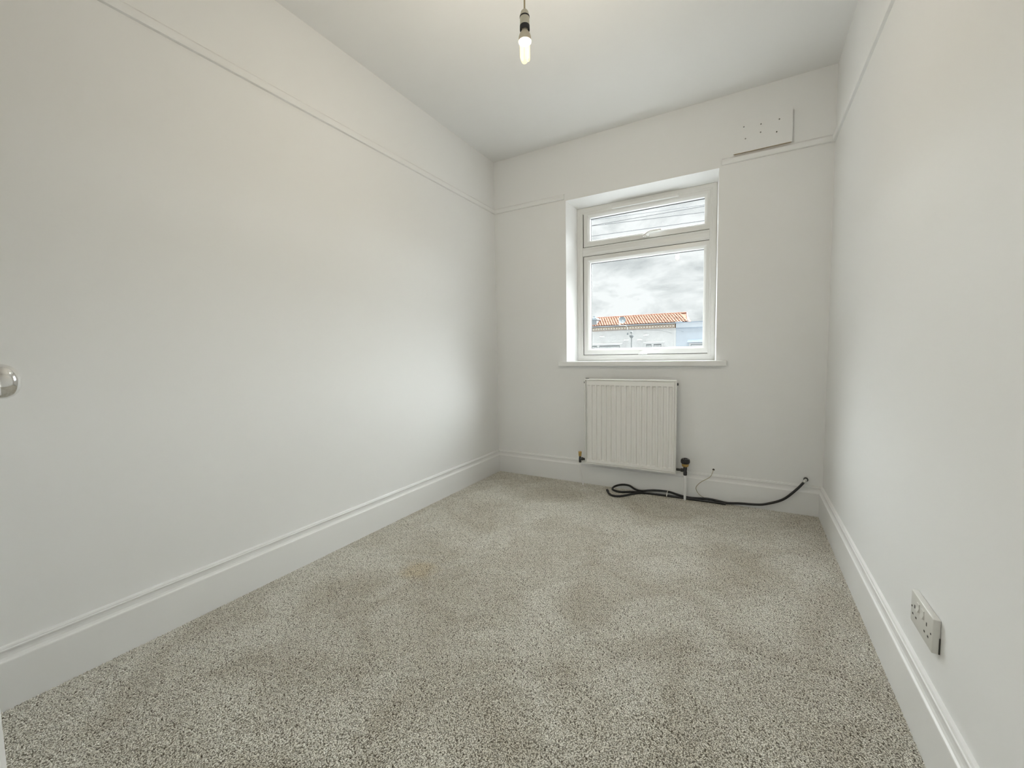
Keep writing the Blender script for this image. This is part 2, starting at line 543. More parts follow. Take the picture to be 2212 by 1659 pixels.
rv.inputs[5].default_value = 1
mm = ng.nodes.new('ShaderNodeMath')
mm.operation = 'MULTIPLY'
mm.inputs[1].default_value = math.pi
cx = ng.nodes.new('ShaderNodeCombineXYZ')
ng.links.new(rv.outputs[2], mm.inputs[0])
ng.links.new(mm.outputs[0], cx.inputs['Z'])
ng.links.new(grid.outputs['Mesh'], iop.inputs['Points'])
ng.links.new(gi.outputs[0], iop.inputs['Instance'])
ng.links.new(cx.outputs[0], iop.inputs['Rotation'])
ng.links.new(iop.outputs[0], gout.inputs[0])
md = pile.modifiers.new('repeat', 'NODES')
md.node_group = ng

# ================================================================== window
win = empty('window_1', ((FX0 + FX1) / 2, YF, FZ0), 'white two-light plastic window in a splayed reveal', 'window', kind='structure')
SX0, SX1 = -1.131, -0.223
GX = 0.062
TOPZ = (1.831, 2.100)
LOWZ = (0.992, 1.757)
MB().ring(FX0, FX1, FZ0, FZ1, [(0.0, YF + 0.003), (0.003, YF), (0.026, YF), (0.030, YF + 0.0015), (0.040, YF + 0.0015), (0.046, YF + 0.005), (0.0465, YF + 0.03), (0.060, YF + 0.032), (0.060, YF + 0.07), (0.0, YF + 0.07)]).build('frame', 'upvc', win)
# transom between the two lights
m = MB()
tp = [(1.7605, YF + 0.03), (1.7605, YF + 0.005), (1.766, YF + 0.0012), (1.774, YF), (1.783, YF - 0.004), (1.806, YF - 0.004), (1.815, YF), (1.8225, YF + 0.0012), (1.8275, YF + 0.005), (1.8275, YF + 0.07), (1.7605, YF + 0.07)]
tx0, tx1 = FX0 + 0.0440, FX1 - 0.0440
n = len(tp)
vv = [(tx0, y, z) for z, y in tp] + [(tx1, y, z) for z, y in tp]
m.add(vv, [(i, (i + 1) % n, n + (i + 1) % n, n + i) for i in range(n)] + [tuple(range(n)), tuple(range(2 * n - 1, n - 1, -1))])
m.build('transom', 'upvc', win)

def handle(parent, x, z, name='handle'):
    """casement handle: base plate, boss and a cranked lever reaching to the right"""
    hp = MB()
    y = YF + 0.002
    hp.box(x - 0.036, x + 0.030, y - 0.007, y + 0.002, z - 0.012, z + 0.008, 0.003)
    hp.lathe([(0.0125, 0.0), (0.0125, -0.020), (0.0105, -0.024), (0.004, -0.025)], (x, y - 0.002, z), 'Y', 20)
    hp.tube([(x - 0.012, y - 0.022, z - 0.004), (x + 0.006, y - 0.027, z + 0.004), (x + 0.026, y - 0.034, z + 0.015), (x + 0.050, y - 0.038, z + 0.019), (x + 0.085, y - 0.038, z + 0.0195), (x + 0.118, y - 0.037, z + 0.019)],
            lambda t: 0.0082 - 0.0030 * t, 10, 5)
    h = hp.build(name, 'upvc', parent, smooth=40)
    return h

def sash(z0, z1):
    y = YF + 0.004
    s = MB().ring(SX0, SX1, z0, z1, [(0.0, YF + 0.060), (0.0, y + 0.002), (0.002, y), (0.029, y), (0.033, y + 0.002), (0.036, y + 0.004), (0.0462, y + 0.013), (0.048, y + 0.017), (0.048, y + 0.041), (0.048, YF + 0.060)]).build('sash', 'upvc', win)
    MB().ring(SX0 + 0.0478, SX1 - 0.0478, z0 + 0.0478, z1 - 0.0478, [(0.0, y + 0.0405), (0.0022, y + 0.0415), (0.0022, y + 0.054), (0.0, y + 0.054)]).build('gasket', 'gasket', s)
    MB().box(SX0 + 0.0482, SX1 - 0.0482, y + 0.046, y + 0.050, z0 + 0.0482, z1 - 0.0482).build('pane', 'glass', s)
    return s

s1 = sash(*TOPZ)
s2 = sash(*LOWZ)
# dark rebate lines between sash and frame
for z0, z1 in (TOPZ, LOWZ):
    MB().ring(SX0 - 0.0035, SX1 + 0.0035, z0 - 0.0035, z1 + 0.0035, [(-0.0015, YF + 0.010), (0.0034, YF + 0.010), (0.0034, YF + 0.022), (-0.0015, YF + 0.022)]).build('rebate_seal', 'gasket', win)
for s, x, z in ((s1, -0.660, 1.849), (s2, -0.670, 1.001)):
    handle(s, x, z)
    MB().lathe([(0.0045, 0.0), (0.0045, -0.0035), (0.003, -0.0042)], (x, YF - 0.024, z), 'Y', 14).build('lock_button', 'black', s)
# trickle vent
m = MB()
m.box(-0.903, -0.434, YF - 0.018, YF + 0.001, 2.080, 2.107, 0.006)
tv = m.build('trickle_vent', 'upvc', win)
# inner window board and outer cill
m = MB()
m.box(-1.283, -0.111, YB - 0.032, YB + 0.0, 0.9065, 0.942, 0.004)
m.box(WX0 + 0.002, WX1 - 0.002, YB - 0.005, YF + 0.012, 0.9065, 0.9418)
m.build('window_sill', 'trim', win)
MB().box(FX0 + 0.001, FX1 - 0.001, YF + 0.016, YB + 0.33, 0.908, 0.9415, 0.002).build('outer_sill', 'upvc', win)

# ================================================================== radiator
RX0, RX1, RZ0, RZ1 = -1.048, -0.402, 0.173, 0.815
RY = 2.926                                       # front face
rad = empty('radiator', ((RX0 + RX1) / 2, RY + 0.04, RZ0), 'white fluted panel radiator under the window with brass and black valves', 'radiator')
# pressed panel as a height field: 17 upright recessed channels between flat margins
NCH = 17
x_first, x_last = -1.016, -0.441
pitch = (x_last - x_first) / (NCH - 1)
xs = [RX0 + 0.012, RX0 + 0.016]
for i in range(NCH):
    c0 = x_first + i * pitch
    for t in (-0.50, -0.36, -0.315, -0.27, -0.23, 0.0, 0.23, 0.27, 0.315, 0.36):
        xs.append(c0 + t * pitch)
xs += [x_last + 0.5 * pitch, RX1 - 0.016, RX1 - 0.012]
zs = [RZ0 + 0.012, RZ0 + 0.016, 0.198, 0.2085, 0.2110, 0.2135, 0.2160, 0.226, 0.30, 0.5, 0.68, 0.750, 0.760, 0.7640, 0.7668, 0.7695, 0.775, 0.785, RZ1 - 0.016, RZ1 - 0.012]
def channel(x, z):
    if x < x_first - 0.5 * pitch or x > x_last + 0.5 * pitch:
        return 0.0
    t = abs(((x - x_first) / pitch + 0.5) % 1.0 - 0.5)
    fx = min(1, max(0, (0.36 - t) / 0.13))
    fx = fx * fx * (3 - 2 * fx)
    fb = min(1, max(0, (z - 0.2085) / 0.0075))
    ft = min(1, max(0, (0.7695 - z) / 0.0055))
    return 0.0112 * fx * min(fb, ft)
pv = [(x, RY + 0.001 + channel(x, z) + (0.0065 if (x in (xs[0], xs[-1]) or z in (zs[0], zs[-1])) else 0.0), z) for z in zs for x in xs]
nx_ = len(xs)
pf = [(j * nx_ + i, j * nx_ + i + 1, (j + 1) * nx_ + i + 1, (j + 1) * nx_ + i) for j in range(len(zs) - 1) for i in range(nx_ - 1)]
MB().add(pv, pf).build('front_panel', 'radiator', rad, smooth=50)
# rolled rim round the panel and the body behind it
MB().ring(RX0, RX1, RZ0, RZ1, [(0.0, RY + 0.010), (0.0012, RY + 0.004), (0.004, RY + 0.0004), (0.0075, RY - 0.0008), (0.0102, RY + 0.0006), (0.0115, RY + 0.0036), (0.0118, RY + 0.012), (0.0, RY + 0.014)]).build('rim', 'radiator', rad, smooth=50)
MB().box(RX0 + 0.006, RX1 - 0.006, RY + 0.0150, RY + 0.030, RZ0 + 0.006, RZ1 - 0.006, 0.003).build('rear_panel', 'radiator', rad)
m = MB()                                         # convector fins behind
for i in range(24):
    x = RX0 + 0.03 + i * (RX1 - RX0 - 0.06) / 23
    m.box(x - 0.0006, x + 0.0006, RY + 0.0302, RY + 0.062, RZ0 + 0.05, RZ1 - 0.05)
m.build('convector_fins', 'radiator', rad)
for x in (RX0 + 0.11, RX1 - 0.11):               # wall brackets
    MB().box(x - 0.018, x + 0.018, RY + 0.064, YB - 0.0002, 0.30, 0.74, 0.002).build('wall_bracket', 'steel', rad)
for x in (RX0 + 0.018,):
    MB().box(x - 0.013, x + 0.009, RY + 0.012, RY + 0.034, RZ1 - 0.004, RZ1 + 0.004, 0.001).build('top_clip', 'black', rad)
MB().lathe([(0.008, 0.0), (0.008, -0.010), (0.005, -0.012)], (RX0 + 0.004, RY + 0.020, RZ1 - 0.028), 'X', 12).build('bleed_plug', 'dark_metal', rad, smooth=40)
MB().lathe([(0.009, 0.0), (0.009, 0.010), (0.006, 0.012)], (RX1 - 0.004, RY + 0.020, RZ1 - 0.030), 'X', 12).build('bleed_plug', 'dark_metal', rad, smooth=40)
# lockshield valve on the left
vx, vy = -1.091, RY + 0.020
lv = MB().lathe([(0.0085, 0.174), (0.0095, 0.178), (0.0095, 0.205), (0.0080, 0.209), (0.0080, 0.225)], (vx, vy, 0), 'Z', 16)
lv.lathe([(0.0085, 0.0), (0.0085, 0.012), (0.0112, 0.013), (0.0112, 0.024), (0.0085, 0.025), (0.0075, 0.046)], (vx, vy, 0.203), 'X', 14)
lv = lv.build('lockshield_valve', 'dark_metal', rad, smooth=35)
MB().lathe([(0.0085, 0.221), (0.0100, 0.224), (0.0122, 0.250), (0.0125, 0.255), (0.0105, 0.258)], (vx, vy, 0), 'Z', 18).build('valve_cap', 'brass', lv, smooth=35)
MB().tube([(vx, vy, 0.176), (vx + 0.003, vy, 0.12), (vx + 0.012, vy + 0.006, 0.05), (vx + 0.020, vy + 0.010, FZ + 0.0005)], 0.0058, 10, 5).build('pipe', 'trim', rad, smooth=60)
# thermostatic valve on the right
vx, vy = -0.346, RY + 0.022
tvb = MB().lathe([(0.0100, 0.170), (0.0118, 0.174), (0.0118, 0.196), (0.0100, 0.200), (0.0120, 0.212), (0.0120, 0.226), (0.0100, 0.230)], (vx, vy, 0), 'Z', 18)
tvb.lathe([(0.0090, 0.0), (0.0090, -0.012), (0.0120, -0.013), (0.0120, -0.028), (0.0085, -0.029), (0.0080, -0.058)], (vx, vy, 0.204), 'X', 14)
tvb = tvb.build('thermostatic_valve', 'black', rad, smooth=35)
MB().lathe([(0.0118, 0.2285), (0.0190, 0.231), (0.0225, 0.240), (0.0225, 0.247), (0.0200, 0.250)], (vx, vy, 0), 'Z', 24).build('valve_collar', 'brass', tvb, smooth=35)
hd = MB()                                        # ribbed head
seg = 36
prof = [(0.0215, 0.2495), (0.0270, 0.254), (0.0290, 0.262), (0.0285, 0.274), (0.0245, 0.283), (0.0130, 0.287), (0.0090, 0.2845), (0.0, 0.2845)]
rows = []
for i, (rr, z) in enumerate(prof):
    rows.append([(vx + rr * (0.94 if (k % 3 == 0 and 1 <= i <= 4) else 1) * math.cos(2 * math.pi * k / seg), vy + rr * (0.94 if (k % 3 == 0 and 1 <= i <= 4) else 1) * math.sin(2 * math.pi * k / seg), z) for k in range(seg)])
hd.add([q for row in rows for q in row], [(i * seg + k, i * seg + (k + 1) % seg, (i + 1) * seg + (k + 1) % seg, (i + 1) * seg + k) for i in range(len(rows) - 1) for k in range(seg)] + [tuple(range(seg - 1, -1, -1))])
hd.build('valve_head', 'black', tvb)
m = MB()
for k in range(8):                               # pale scale marks on top of the head
    a = 2 * math.pi * k / 8 + 0.3
    c_, s_ = math.cos(a), math.sin(a)
    m.tube([(vx + 0.0185 * c_, vy + 0.0185 * s_, 0.2852), (vx + 0.0235 * c_, vy + 0.0235 * s_, 0.2836)], 0.0016, 6, 1)
m.build('scale_marks', 'steel', tvb)
MB().lathe([(0.0078, FZ + 0.0005), (0.0078, 0.172)], (vx, vy + 0.002, 0), 'Z', 14).build('pipe', 'trim', rad, smooth=60)

# ================================================================== pendant lamp
LX, LY = -0.702, 1.365
lamp = empty('pendant_lamp', (LX, LY, ZC), 'bare glowing energy saving bulb hanging from the ceiling on a beige flex', 'lamp')
MB().lathe([(0.046, -0.0003), (0.046, -0.010), (0.040, -0.022), (0.020, -0.030), (0.006, -0.034)], (LX, LY, ZC), 'Z', 32).build('ceiling_rose', 'cream', lamp, smooth=35)
MB().tube([(LX, LY, ZC - 0.030), (LX + 0.001, LY, ZC - 0.15), (LX + 0.0005, LY, 2.30), (LX, LY, 2.200)], 0.0030, 10, 6).build('flex', 'flex', lamp, smooth=60)
holder = MB().lathe([(0.0035, 2.205), (0.0090, 2.2035), (0.0128, 2.199), (0.0150, 2.192), (0.0158, 2.1835), (0.0158, 2.1795), (0.0166, 2.1790), (0.0168, 2.153), (0.0158, 2.1505), (0.0130, 2.1500)], (LX, LY, 0), 'Z', 28).build('lamp_holder', 'cream', lamp, smooth=35)
MB().lathe([(0.0160, 2.1838), (0.0175, 2.1834), (0.0175, 2.1800), (0.0160, 2.1796)], (LX, LY, 0), 'Z', 28).build('shade_ring', 'black', holder, smooth=35)
MB().lathe([(0.0150, 2.1530), (0.0174, 2.1525), (0.0176, 2.1380), (0.0168, 2.1365), (0.0145, 2.1370), (0.0140, 2.1480)], (LX, LY, 0), 'Z', 28, True, False).build('shade_ring', 'black', holder, smooth=35)
bulb = MB().lathe([(0.0108, 2.149), (0.0108, 2.1345), (0.0125, 2.1335), (0.0140, 2.131), (0.0190, 2.1235), (0.0216, 2.1150), (0.0226, 2.1040), (0.0226, 2.1000), (0.0214, 2.0985), (0.0195, 2.1005), (0.0185, 2.1020)], (LX, LY, 0), 'Z', 32).build('bulb', 'bulb_base', lamp, smooth=35)
for k in range(3):                               # three U-shaped tubes
    a = 2 * math.pi * k / 3 + 0.25
    c_, s_ = math.cos(a), math.sin(a)
    tx, ty = -s_, c_
    rc, hs = 0.0105, 0.0078
    def P(t, z):
        return (LX + rc * c_ + t * tx, LY + rc * s_ + t * ty, z)
    MB().tube([P(-hs, 2.1015), P(-hs, 2.078), P(-hs, 2.052), P(-hs * 0.8, 2.0435), P(-hs * 0.3, 2.0385), P(hs * 0.3, 2.0385), P(hs * 0.8, 2.0435), P(hs, 2.052), P(hs, 2.078), P(hs, 2.1015)], 0.0054, 12, 4).build('fluorescent_tube', 'tube', bulb, smooth=70)
pl = bpy.data.lights.new('bulb_light', 'POINT')
pl.energy = BULB_WATTS
pl.color = (1.0, 0.92, 0.82)
pl.shadow_soft_size = 0.018
plo = bpy.data.objects.new('bulb_light', pl)
col.objects.link(plo)
plo.location = (LX, LY, 2.066)
plo.parent = lamp
plo.matrix_parent_inverse = Matrix.Translation((-LX, -LY, -ZC))

# ================================================================== blanking plate over the old air vent
PX0, PX1, PZ0, PZ1 = -0.097, 0.205, 2.2165, 2.408
py1 = YB - 0.0002
plate = empty('vent_cover_board', ((PX0 + PX1) / 2, YB, PZ0), 'white painted blanking board with six screw holes high beside the window', 'cover board')
m = MB()
m.add([(PX0, YB - 0.026, PZ0), (PX1, YB - 0.024, PZ0 + 0.001), (PX1, YB - 0.018, PZ1 - 0.004), (PX0, YB - 0.018, PZ1), (PX0 - 0.001, py1, PZ0 + 0.006), (PX1, py1, PZ0 + 0.006), (PX1, py1, PZ1 - 0.004), (PX0, py1, PZ1)],
      [(0, 1, 2, 3), (1, 5, 6, 2), (2, 6, 7, 3), (3, 7, 4, 0), (4, 7, 6, 5), (0, 4, 5, 1)])
m.build('board', 'wall', plate)
m = MB()                                         # bare lower edge
m.add([(PX0 + 0.004, YB - 0.0245, PZ0 - 0.0006), (PX1 - 0.004, YB - 0.0225, PZ0 + 0.0004), (PX1 - 0.004, py1, PZ0 + 0.0050), (PX0 + 0.004, py1, PZ0 + 0.0050),
       (PX0 + 0.004, YB - 0.0245, PZ0 + 0.0010), (PX1 - 0.004, YB - 0.0225, PZ0 + 0.0020), (PX1 - 0.004, py1, PZ0 + 0.0066), (PX0 + 0.004, py1, PZ0 + 0.0066)],
      [(0, 1, 2, 3), (4, 7, 6, 5), (0, 4, 5, 1), (1, 5, 6, 2), (2, 6, 7, 3), (3, 7, 4, 0)])
m.build('bare_edge', 'raw_wood', plate)
hole_me = None
for x, z in ((-0.044, 2.368), (0.046, 2.360), (0.139, 2.362), (-0.034, 2.295), (0.045, 2.312), (0.127, 2.292)):
    y = YB - 0.018 - 0.008 * (PZ1 - z) / (PZ1 - PZ0)
    if hole_me is None:
        h = MB().lathe([(0.0036, 0.002), (0.0036, -0.0006), (0.0022, -0.0008), (0.0008, 0.0004)], (0, 0, 0), 'Y', 12).build('screw_hole', 'slot', plate)
        hole_me = h.data
    else:
        h = bpy.data.objects.new('screw_hole', hole_me)
        col.objects.link(h)
        h.parent = plate
    h.matrix_parent_inverse = plate.matrix_basis.inverted()
    h.location = (x, y, z)

# ================================================================== double socket on the right wall
SY0, SY1, SZ0, SZ1 = 1.299, 1.445, 0.2755, 0.3595
sx = XR - 0.0150
sock = empty('double_socket', (XR, (SY0 + SY1) / 2, SZ0), 'white double power socket low on the right wall above the skirting', 'power socket')
MB().box(XR - 0.0030, XR - 0.0004, SY0 - 0.0006, SY0 + 0.004, SZ0 + 0.001, SZ0 + 0.040).build('edge_gap', 'slot', sock)
MB().box(sx, XR - 0.0003, SY0, SY1, SZ0, SZ1, 0.0022).build('face_plate', 'socket', sock, smooth=60)
for y in (1.392, 1.361):                         # rocker switches, tilted
    m = MB()
    z0, z1, w = 0.3255, 0.3475, 0.0075
    m.add([(sx + 0.001, y - w, z0), (sx + 0.001, y + w, z0), (sx + 0.001, y + w, z1), (sx + 0.001, y - w, z1),
           (sx - 0.0045, y - w, z0 + 0.001), (sx - 0.0045, y + w, z0 + 0.001), (sx - 0.0012, y + w, (z0 + z1) / 2), (sx - 0.0012, y - w, (z0 + z1) / 2), (sx - 0.0018, y + w, z1 - 0.001), (sx - 0.0018, y - w, z1 - 0.001)],
          [(4, 5, 6, 7), (7, 6, 8, 9), (0, 1, 5, 4), (3, 9, 8, 2), (0, 4, 7, 9, 3), (1, 2, 8, 6, 5)])
    m.build('switch', 'socket', sock)
for yc in (1.417, 1.336):                        # three pin slots each
    MB().box(sx - 0.0004, sx + 0.002, yc - 0.0022, yc + 0.0022, 0.3205, 0.3295).build('pin_slot', 'slot', sock)
    for d in (-0.0115, 0.0115):
        MB().box(sx - 0.0004, sx + 0.002, yc + d - 0.0034, yc + d + 0.0034, 0.2985, 0.3030).build('pin_slot', 'slot', sock)
for y in (1.4365, 1.3085):                       # fixing screws
    MB().lathe([(0.0026, 0.001), (0.0026, -0.0006), (0.0018, -0.0009)], (sx, y, 0.3175), 'X', 12).build('screw', 'dark_metal', sock)

# ================================================================== cables
cab = empty('coiled_cable', (-0.75, 2.90, 0.0), 'thick black cable looped on the carpet and plugged through the end wall', 'cable')
cy = 2.984
MB().tube([(0.316, cy, 0.206), (0.277, cy, 0.152), (0.212, cy, 0.082), (0.127, cy, 0.040), (0.069, cy, 0.026), (-0.022, cy, 0.018), (-0.090, cy - 0.006, 0.011), (-0.148, cy, 0.014), (-0.213, cy, 0.018), (-0.314, cy - 0.008, 0.011),
           (-0.384, cy, 0.015), (-0.462, cy, 0.029), (-0.557, cy, 0.024), (-0.636, 2.965, 0.014), (-0.682, 2.968, 0.018), (-0.728, 2.985, 0.033), (-0.781, 2.983, 0.033), (-0.826, 2.955, 0.022), (-0.828, 2.905, 0.014),
           (-0.775, 2.893, 0.0085), (-0.700, 2.925, 0.0085), (-0.640, 2.948, 0.008)], 0.0072, 10, 7).build('cable', 'rubber', cab, smooth=70)
MB().tube([(-0.100, cy - 0.021, 0.0075), (-0.200, cy - 0.018, 0.0075), (-0.314, cy - 0.024, 0.0075), (-0.400, cy - 0.022, 0.0075), (-0.500, cy - 0.026, 0.0075), (-0.590, 2.950, 0.0075), (-0.640, 2.931, 0.0085),
           (-0.685, 2.880, 0.009), (-0.715, 2.835, 0.009), (-0.757, 2.798, 0.008), (-0.800, 2.792, 0.009), (-0.829, 2.812, 0.014), (-0.840, 2.830, 0.018)], 0.0072, 10, 7).build('cable', 'rubber', cab, smooth=70)
e0, e1 = Vector((-0.838, 2.827, 0.0175)), Vector((-0.851, 2.846, 0.024))
MB().tube([e0, e0.lerp(e1, 0.6), e1], lambda t: 0.0088, 10, 1).build('plug', 'black', cab, smooth=40)
MB().tube([e1, e1 + (e1 - e0) * 0.45], 0.0035, 8, 1).build('plug_tip', 'steel', cab, smooth=60)
MB().tube([(0.313, cy, 0.201), (0.322, cy + 0.006, 0.214), (0.325, cy + 0.016, 0.2165)], 0.0080, 10, 2).build('connector', 'steel', cab, smooth=60)
MB().lathe([(0.0125, 0.0), (0.0125, -0.010), (0.0105, -0.016), (0.0060, -0.018)], (0.327, YB - 0.0003, 0.2165), 'Y', 16).build('wall_grommet', 'black', cab, smooth=40)
MB().tube([(-0.457, cy + 0.004, 0.038), (-0.462, cy - 0.011, 0.034), (-0.461, cy - 0.038, 0.016), (-0.463, cy - 0.037, 0.003), (-0.466, cy - 0.020, 0.020), (-0.457, cy + 0.004, 0.038)], 0.0026, 6, 4).build('cable_tie', 'tie', cab, smooth=60)

wire = empty('bell_wire', (-0.178, YB, 0.21), 'thin beige wire dangling from a hole in the end wall', 'wire')
MB().tube([(-0.178, YB - 0.003, 0.211), (-0.181, YB - 0.012, 0.203), (-0.197, YB - 0.022, 0.166), (-0.249, YB - 0.022, 0.126), (-0.277, YB - 0.0225, 0.095), (-0.281, YB - 0.0225, 0.070), (-0.262, YB - 0.0225, 0.038), (-0.228, YB - 0.023, 0.018), (-0.190, YB - 0.026, 0.004)], 0.0018, 8, 6).build('strand', 'wire', wire, smooth=60)
MB().lathe([(0.0068, 0.0), (0.0068, -0.0008), (0.0045, -0.0016), (0.0025, -0.0008)], (-0.178, YB - 0.0003, 0.213), 'Y', 14).build('drill_hole', 'slot', wire)

# ================================================================== open door with knob, beside the viewer
hinge = Vector((-0.395, 0.012, 0))
lead = Vector((-1.092, 0.1400, 0))               # leading edge of the room-facing side
dd = (lead - hinge).normalized()
nn = Vector((-dd.y, dd.x, 0))
if nn.y < 0:
    nn = -nn
DL = (lead - hinge).length
door = empty('door_1', hinge, 'white panel door folded back against the wall, showing only its chrome knob', 'door', kind='structure')
door.rotation_euler = (0, 0, math.atan2(dd.y, dd.x))
bpy.context.view_layer.update()
# local frame: +X along the leaf, -Y towards the room (the leaf points to -X in the room)
ldir = 1.0 if (Matrix.Rotation(math.atan2(dd.y, dd.x), 3, 'Z') @ Vector((0, 1, 0))).dot(nn) > 0 else -1.0
def door_part(mb, name, mat, parent=None, smooth=None):
    o = mb.build(name, mat, None, smooth)
    o.parent = parent or door
    return o
TH = 0.038
def yb(a, b):
    return (min(a * ldir, b * ldir), max(a * ldir, b * ldir))
m = MB()
m.box(0, 0.10, *yb(-TH, 0), 0.008, 2.0, 0.002)
m.box(DL - 0.10, DL, *yb(-TH, 0), 0.008, 2.0, 0.002)
for z0, z1 in ((0.008, 0.22), (0.86, 1.06), (1.88, 2.0)):
    m.box(0.0995, DL - 0.0995, *yb(-TH, 0), z0, z1, 0.001)
for z0, z1 in ((0.2195, 0.8605), (1.0595, 1.8805)):
    m.box(DL / 2 - 0.05, DL / 2 + 0.05, *yb(-TH + 0.0004, -0.0004), z0, z1, 0.001)
door_part(m, 'stiles_and_rails', 'trim')
for x0, x1 in ((0.0995, DL / 2 - 0.0495), (DL / 2 + 0.0495, DL - 0.0995)):
    for z0, z1 in ((0.2195, 0.8605), (1.0595, 1.8805)):
        door_part(MB().box(x0, x1, *yb(-TH + 0.012, -0.012), z0, z1), 'panel', 'trim')
kn = MB().lathe([(0.027, 0.0), (0.027, 0.003 * ldir), (0.022, 0.006 * ldir), (0.0120, 0.008 * ldir), (0.0105, 0.013 * ldir), (0.0115, 0.018 * ldir), (0.0200, 0.0225 * ldir), (0.0260, 0.0285 * ldir), (0.0283, 0.035 * ldir), (0.0278, 0.042 * ldir), (0.0245, 0.0495 * ldir), (0.0185, 0.0550 * ldir), (0.0105, 0.0582 * ldir), (0.003, 0.0595 * ldir)], (DL - 0.046, 0.0, 0.971), 'Y', 40)
tag(door_part(kn, 'door_knob', 'chrome', None, 60), 'polished chrome knob')

# ================================================================== outside: street and houses
GZ = -3.2
tag(MB().box(-60, 60, 3.6, 75, GZ - 0.2, GZ).build('ground_street', 'asphalt'), 'street surface outside below the window', 'street', kind='structure')
HD = 30.0
wh = empty('rendered_house', (-10, HD, GZ), 'white roughcast house across the street with orange pantiled roof', 'house')
HX0, HX1 = -16.0, -4.215
m = MB()
m.box(HX0, HX1 - 0.10, HD, HD + 7.0, GZ, 2.97)
m.build('wall', 'render', wh)
MB().box(HX1 - 0.10, HX1, HD - 0.03, HD + 7.0, GZ, 2.64).build('corner_strip', 'stone', wh)
# frieze of pale H-shaped blocks on brown brick
MB().box(HX0, HX1 - 0.02, HD - 0.05, HD - 0.002, 2.65, 2.94).build('frieze_band', 'frieze', wh)
m = MB()
ph = 0.193
nH = int((HX1 - 0.06 - HX0) / ph)
for i in range(nH):
    x = HX1 - 0.06 - (i + 0.5) * ph
    m.box(x - 0.066, x - 0.030, HD - 0.085, HD - 0.05, 2.668, 2.905)
    m.box(x + 0.030, x + 0.066, HD - 0.085, HD - 0.05, 2.668, 2.905)
    m.box(x - 0.030, x + 0.030, HD - 0.085, HD - 0.05, 2.760, 2.815)
tag(m.build('frieze_blocks', 'frieze_pale', wh), kind='stuff')
MB().box(HX0, HX1 - 0.0, HD - 0.14, HD - 0.04, 2.925, 2.955).build('fascia', 'grey_metal', wh)
m = MB()
n = 8
gp = [(HD - 0.14 + 0.055 * math.cos(math.pi + math.pi * k / n) , 3.0 + 0.05 * math.sin(math.pi + math.pi * k / n)) for k in range(n + 1)] + [(HD - 0.085, 3.010), (HD - 0.195, 3.010)]
k_ = len(gp)
m.add([(HX0, y, z) for y, z in gp] + [(HX1 + 0.02, y, z) for y, z in gp], [(i, (i + 1) % k_, k_ + (i + 1) % k_, k_ + i) for i in range(k_)] + [tuple(range(k_)), tuple(range(2 * k_ - 1, k_ - 1, -1))])
m.build('gutter', 'gutter', wh)
# roof
EY, EZ, RYY, RZZ = HD - 0.12, 3.02, HD + 1.30, 3.70
ex1, rx1 = -3.47, -3.73
rf = MB().add([(HX0, EY, EZ), (ex1, EY, EZ), (rx1, RYY, RZZ), (HX0, RYY, RZZ), (HX0, RYY + 1.42, EZ), (ex1, RYY + 1.42, EZ)], [(0, 1, 2, 3), (3, 2, 5, 4), (1, 5, 2), (0, 3, 4), (0, 4, 5, 1)]).build('roof', 'terracotta', wh)
m = MB()
rows_n = 7
tw = 0.185
slope = Vector((0, RYY - EY, RZZ - EZ))
sl = slope.length
sd = slope.normalized()
sn = Vector((0, -sd.z, sd.y))
for j in range(rows_n):
    s0, s1_ = j * sl / rows_n - 0.02, (j + 1) * sl / rows_n + 0.03
    xr = ex1 + (rx1 - ex1) * (j / rows_n)
    off = 0.30 * tw * j
    nT = int((xr - HX0) / tw)
    for i in range(nT):
        x = xr - off - (i + 0.5) * tw
        base = len(m.v)
        lift0, lift1 = 0.050 + random.uniform(-0.006, 0.006), 0.016
        pr = [(-0.50, 0.0), (-0.30, 0.030), (-0.08, 0.042), (0.14, 0.030), (0.34, 0.004), (0.50, 0.0)]
        v = []
        for s, lf in ((s0, lift0), (s1_, lift1)):
            for px, pz in pr:
                q = Vector((x + px * tw, EY, EZ)) + sd * s + sn * (pz + lf)
                v.append(q)
        for px, pz in pr:                          # front lip
            v.append(Vector((x + px * tw, EY, EZ)) + sd * s0 + sn * (pz + lift0 - 0.020))
        np_ = len(pr)
        m.add(v, [(a, a + 1, np_ + a + 1, np_ + a) for a in range(np_ - 1)] + [(2 * np_ + a, 2 * np_ + a + 1, a + 1, a) for a in range(np_ - 1)])
tag(m.build('roof_tiles', 'terracotta', rf), kind='stuff')
m = MB()
x = rx1
while x > HX0:
    m.tube([(x, RYY, RZZ + 0.035), (x - 0.31, RYY, RZZ + 0.035 + random.uniform(-0.008, 0.008))], 0.065, 8, 1)
    x -= 0.30
tag(m.build('ridge_tiles', 'terracotta', rf), kind='stuff')
MB().tube([(ex1 + 0.02, EY, EZ + 0.05), (rx1 + 0.03, RYY, RZZ + 0.04)], 0.035, 6, 1).build('verge', 'cable_line', rf)
# chimney at the left end of the roof
ch = MB()
ch.box(-10.75, -9.76, HD + 0.0, HD + 0.8, 2.98, 3.50, 0.01)
ch.box(-10.80, -9.70, HD - 0.05, HD + 0.85, 3.50, 3.56, 0.01)
ch.box(-10.70, -9.80, HD + 0.05, HD + 0.75, 3.56, 3.66, 0.01)
ch = ch.build('chimney', 'chimney', wh)
for x in (-10.45, -10.05):
    MB().lathe([(0.13, 3.655), (0.12, 3.70), (0.10, 3.76), (0.115, 3.77), (0.115, 3.80)], (x, HD + 0.4, 0), 'Z', 14).build('chimney_pot', 'chimney', ch, smooth=40)
